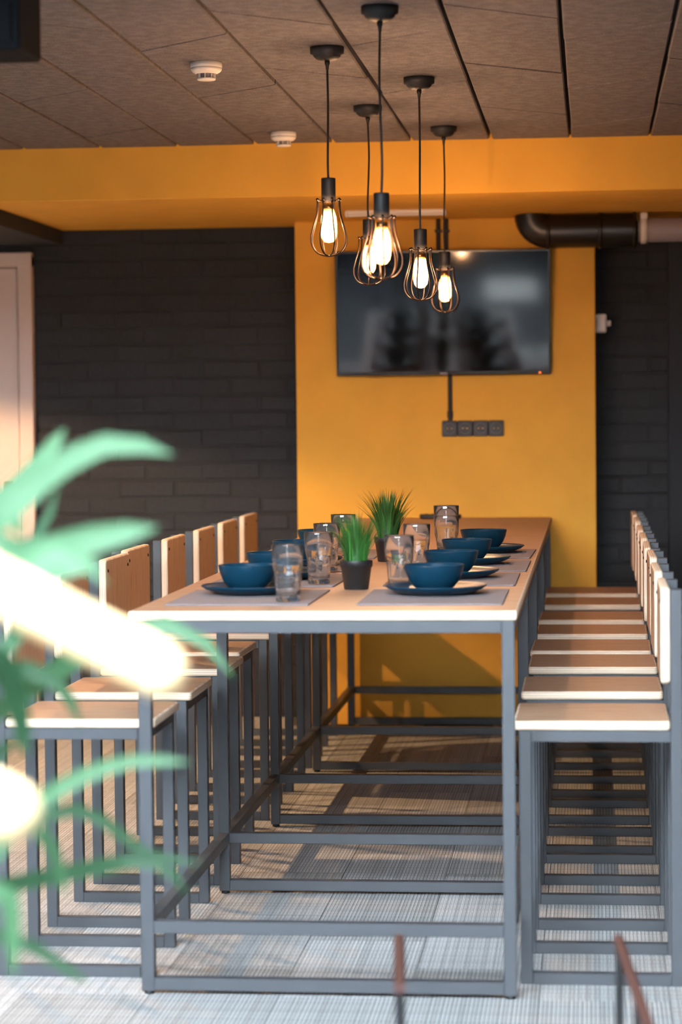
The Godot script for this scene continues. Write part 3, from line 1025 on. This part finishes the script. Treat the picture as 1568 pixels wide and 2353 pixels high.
# ------------------------------------------------------------------ foreground
func foreground() -> void:
	# wooden stair handrails, close to the lens
	var h := thing("stair_railing", "pale wooden double handrail sloping on dark posts in front of the palm", "railing", Vector3(-0.95, 0, -2.0))
	var o := -h.position
	var a := pixel(365, 1540, -2.0)
	var b := pixel(0, 1352, -2.0)
	var d := (b - a).normalized()
	part("handrail", tube([a, a + d * 0.012, a + d * 0.9].map(func(v): return v + o), 0.023, 24), M.rail_wood, h)
	part("rail_end", ball(0.023), M.rail_wood, h, a + o)
	var a2 := pixel(18, 1866, -1.9)
	part("handrail", tube([a2, a2 + d * 0.012, a2 + d * 0.85].map(func(v): return v + o), 0.0255, 24), M.rail_wood, h)
	part("rail_end", ball(0.0255), M.rail_wood, h, a2 + o)
	for k in [0.46, 0.82]:
		var top: Vector3 = a + d * k
		part("post", cbox(Vector3(0.03, top.y, 0.03), 0.002), M.metal, h, Vector3(top.x, top.y / 2 - 0.01, top.z - 0.03) + o)
	# two low trestles with brown top bars
	for q in [[pixel(918, 2158, -4.2), pixel(919, 2262, -3.84), "low dark metal trestle with short reddish brown bar, facing the table's open end"], [pixel(1422, 2158, -4.2), pixel(1494, 2352, -3.58), "low dark metal trestle with a long brown bar, set in front of the chairs"]]:
		var p: Vector3 = q[0]
		var e: Vector3 = q[1]
		e.y = p.y
		var t := thing("trestle", q[2], "trestle", Vector3(p.x, 0, p.z), "low trestles with brown bars")
		var off := -t.position
		part("top_bar", tube([p + off, e + off], 0.0095, 12), M.brown_wood, t)
		var f := p.lerp(e, 0.95 if e.z < -3.7 else 0.68)
		for v in [p + (e - p) * 0.03, f]:
			part("leg", tube([Vector3(v.x, 0, v.z) + off, Vector3(v.x, v.y - 0.007, v.z) + off], 0.008, 10), M.black_metal, t)
		part("floor_bar", tube([Vector3(p.x, 0.0075, p.z) + off, Vector3(f.x, 0.0075, f.z) + off], 0.008, 10), M.black_metal, t)
	palm()
	for q in [[Vector3(0.02, 0.0002, 0.35), 0.46, 1.0, "unseen pale mat added for the television reflection, close to the front wall"], [Vector3(0.12, 0.0002, -2.6), 0.3, 0.6, "small unseen pale mat added for the television reflection, close to the trestles"]]:
		var m := part("reflection_mat", slab(q[1], q[2], 0.008, 0.01, 0.002, 2), M.added_mat, self, q[0])  # unseen mats, added only as bright patches for the screen to reflect
		m.name = numbered("reflection_mat")
		tag(m, q[3], "reflection_mat", "pale mats added for the television reflection")

func ball(r: float) -> SphereMesh:
	var s := SphereMesh.new()
	s.radius = r
	s.height = 2 * r
	return s

func blade(pts: Array, w: float, twist: float) -> ArrayMesh:
	var c := spline(pts, 12)
	var st := st_new()
	st.set_smooth_group(0)
	var prev := []
	for i in c.size():
		var f := float(i) / (c.size() - 1)
		var t: Vector3 = (c[mini(i + 1, c.size() - 1)] - c[maxi(i - 1, 0)]).normalized()
		var view: Vector3 = Vector3(sin(twist), 0.35 * cos(twist * 2.0), cos(twist)).normalized()
		var s := t.cross(view).normalized()
		var nrm := s.cross(t)
		var ww: float = w * 0.5 * pow(sin(PI * clampf(f * 0.90 + 0.08, 0, 1)), 0.6) * (1.0 if f < 1.0 else 0.05)
		var row := [c[i] - s * ww + nrm * ww * 0.25, c[i], c[i] + s * ww + nrm * ww * 0.25]
		if i > 0:
			for k in 2:
				quad(st, prev[k], prev[k + 1], row[k + 1], row[k])
		prev = row
	return done(st)

func palm() -> void:
	var t := thing("palm_plant", "leafy green palm in a pot, arching beside the wooden handrail", "plant", Vector3(-0.92, 0, -2.69))
	var o := -t.position
	part("pot", lathe([Vector2(0, 0), Vector2(0.13, 0), Vector2(0.135, 0.005), Vector2(0.165, 0.30), Vector2(0.17, 0.31), Vector2(0.16, 0.315), Vector2(0.155, 0.27), Vector2(0, 0.27)], 36), M.pot, t)
	part("soil", lathe([Vector2(0.156, 0.272), Vector2(0, 0.285)], 24), M.soil, t)
	# each leaf: polyline in picture pixels at its own distance, width in metres
	var leaves := [
		[[[-70, 1260], [60, 1135], [150, 1065], [270, 1018], [400, 1045]], 2.35, 0.034],
		[[[-60, 1220], [40, 1120], [110, 1040], [150, 985]], 2.5, 0.026],
		[[[-80, 1300], [20, 1180], [70, 1090], [95, 1040]], 2.6, 0.022],
		[[[-60, 1345], [90, 1285], [220, 1240], [365, 1212]], 2.25, 0.042],
		[[[-60, 1390], [60, 1300], [150, 1262], [245, 1345]], 2.2, 0.034],
		[[[-40, 1300], [70, 1250], [120, 1170], [135, 1110]], 2.6, 0.018],
		[[[10, 1500], [60, 1420], [95, 1300], [90, 1215]], 2.5, 0.022],
		[[[200, 1500], [330, 1440], [440, 1450], [540, 1560]], 2.8, 0.030],
		[[[-60, 1560], [0, 1520], [40, 1600], [60, 1740]], 2.4, 0.032],
		[[[-50, 1560], [80, 1540], [150, 1590], [190, 1680]], 2.6, 0.026],
		[[[-60, 2010], [60, 1870], [170, 1795], [300, 1750], [440, 1752]], 2.4, 0.020],
		[[[60, 1900], [170, 1860], [260, 1900], [330, 1960], [470, 1985]], 2.6, 0.016],
		[[[-60, 1960], [40, 1900], [110, 1930], [150, 2060]], 2.45, 0.018],
		[[[-70, 2080], [10, 2040], [30, 2110], [30, 2250]], 2.3, 0.026],
		[[[-60, 2150], [60, 2170], [130, 2210], [205, 2262]], 2.5, 0.016],
		[[[-70, 1840], [-20, 1760], [10, 1720], [40, 1700]], 2.5, 0.026],
		[[[-80, 1180], [-30, 1150], [20, 1160], [50, 1240]], 2.45, 0.026],
		[[[300, 1980], [360, 1985], [400, 2010], [430, 2060]], 2.6, 0.020],
		[[[-60, 1280], [0, 1230], [60, 1300], [80, 1380]], 2.3, 0.026],
		[[[-40, 1420], [30, 1340], [160, 1310], [240, 1290]], 2.35, 0.028],
	]
	var stems := [[-0.72, 1.02, -2.65], [-0.76, 1.17, -2.8], [-0.78, 0.92, -2.75], [-0.95, 1.3, -2.8], [-1.05, 1.15, -2.7]]
	var frond := []
	for k in stems.size():
		var s: Array = stems[k]
		var base := Vector3(-0.92 + 0.02 * (k - 2), 0.27, -2.69 + 0.02 * (k % 3 - 1))
		var tip := Vector3(s[0], s[1], s[2])
		var mid := base.lerp(tip, 0.55) + Vector3(-0.03, 0.12, 0)
		frond.append(part("frond_stem", tube(spline([base, mid, tip], 12).map(func(v): return v + o), 0.006, 8), M.leaf[2], t))
	for i in leaves.size():
		var l: Array = leaves[i]
		var pts := []
		for q in l[0]:
			pts.append(pixel(q[0], q[1], -l[1] * 1.12) + o)
		# root the leaf on the nearest stem
		var k := 0 if pts[0].y > 0.99 else 2
		if pts[0].y > 1.2:
			k = 1
		pts.insert(0, Vector3(stems[k][0], minf(stems[k][1] - 0.02, pts[0].y - 0.02), stems[k][2]) + o)
		part("leaf", blade(pts, l[2] * 1.12, rng.randf_range(-0.3, 0.3)), M.leaf[i % 3], frond[k])
	# leaves on the side turned away
	for k in [3, 4]:
		for i in 8:
			var s: Array = stems[k]
			var b := Vector3(s[0], s[1] - 0.05 * (i / 2), s[2])
			var sg := -1.0 if i % 2 == 0 else 0.6
			part("leaf", blade([b + o, b + Vector3(sg * 0.08, 0.05, 0.02) + o, b + Vector3(sg * 0.17, 0.03, 0.03) + o, b + Vector3(sg * 0.25, -0.06, 0.03) + o], 0.028, 0.1 * i), M.leaf[i % 3], frond[k])

func _ready() -> void:
	rng.seed = 20
	setup_view()
	make_materials()
	room()
	long_table()
	chairs()
	tableware()
	pendants()
	aisle_lamps()
	fittings()
	foreground()
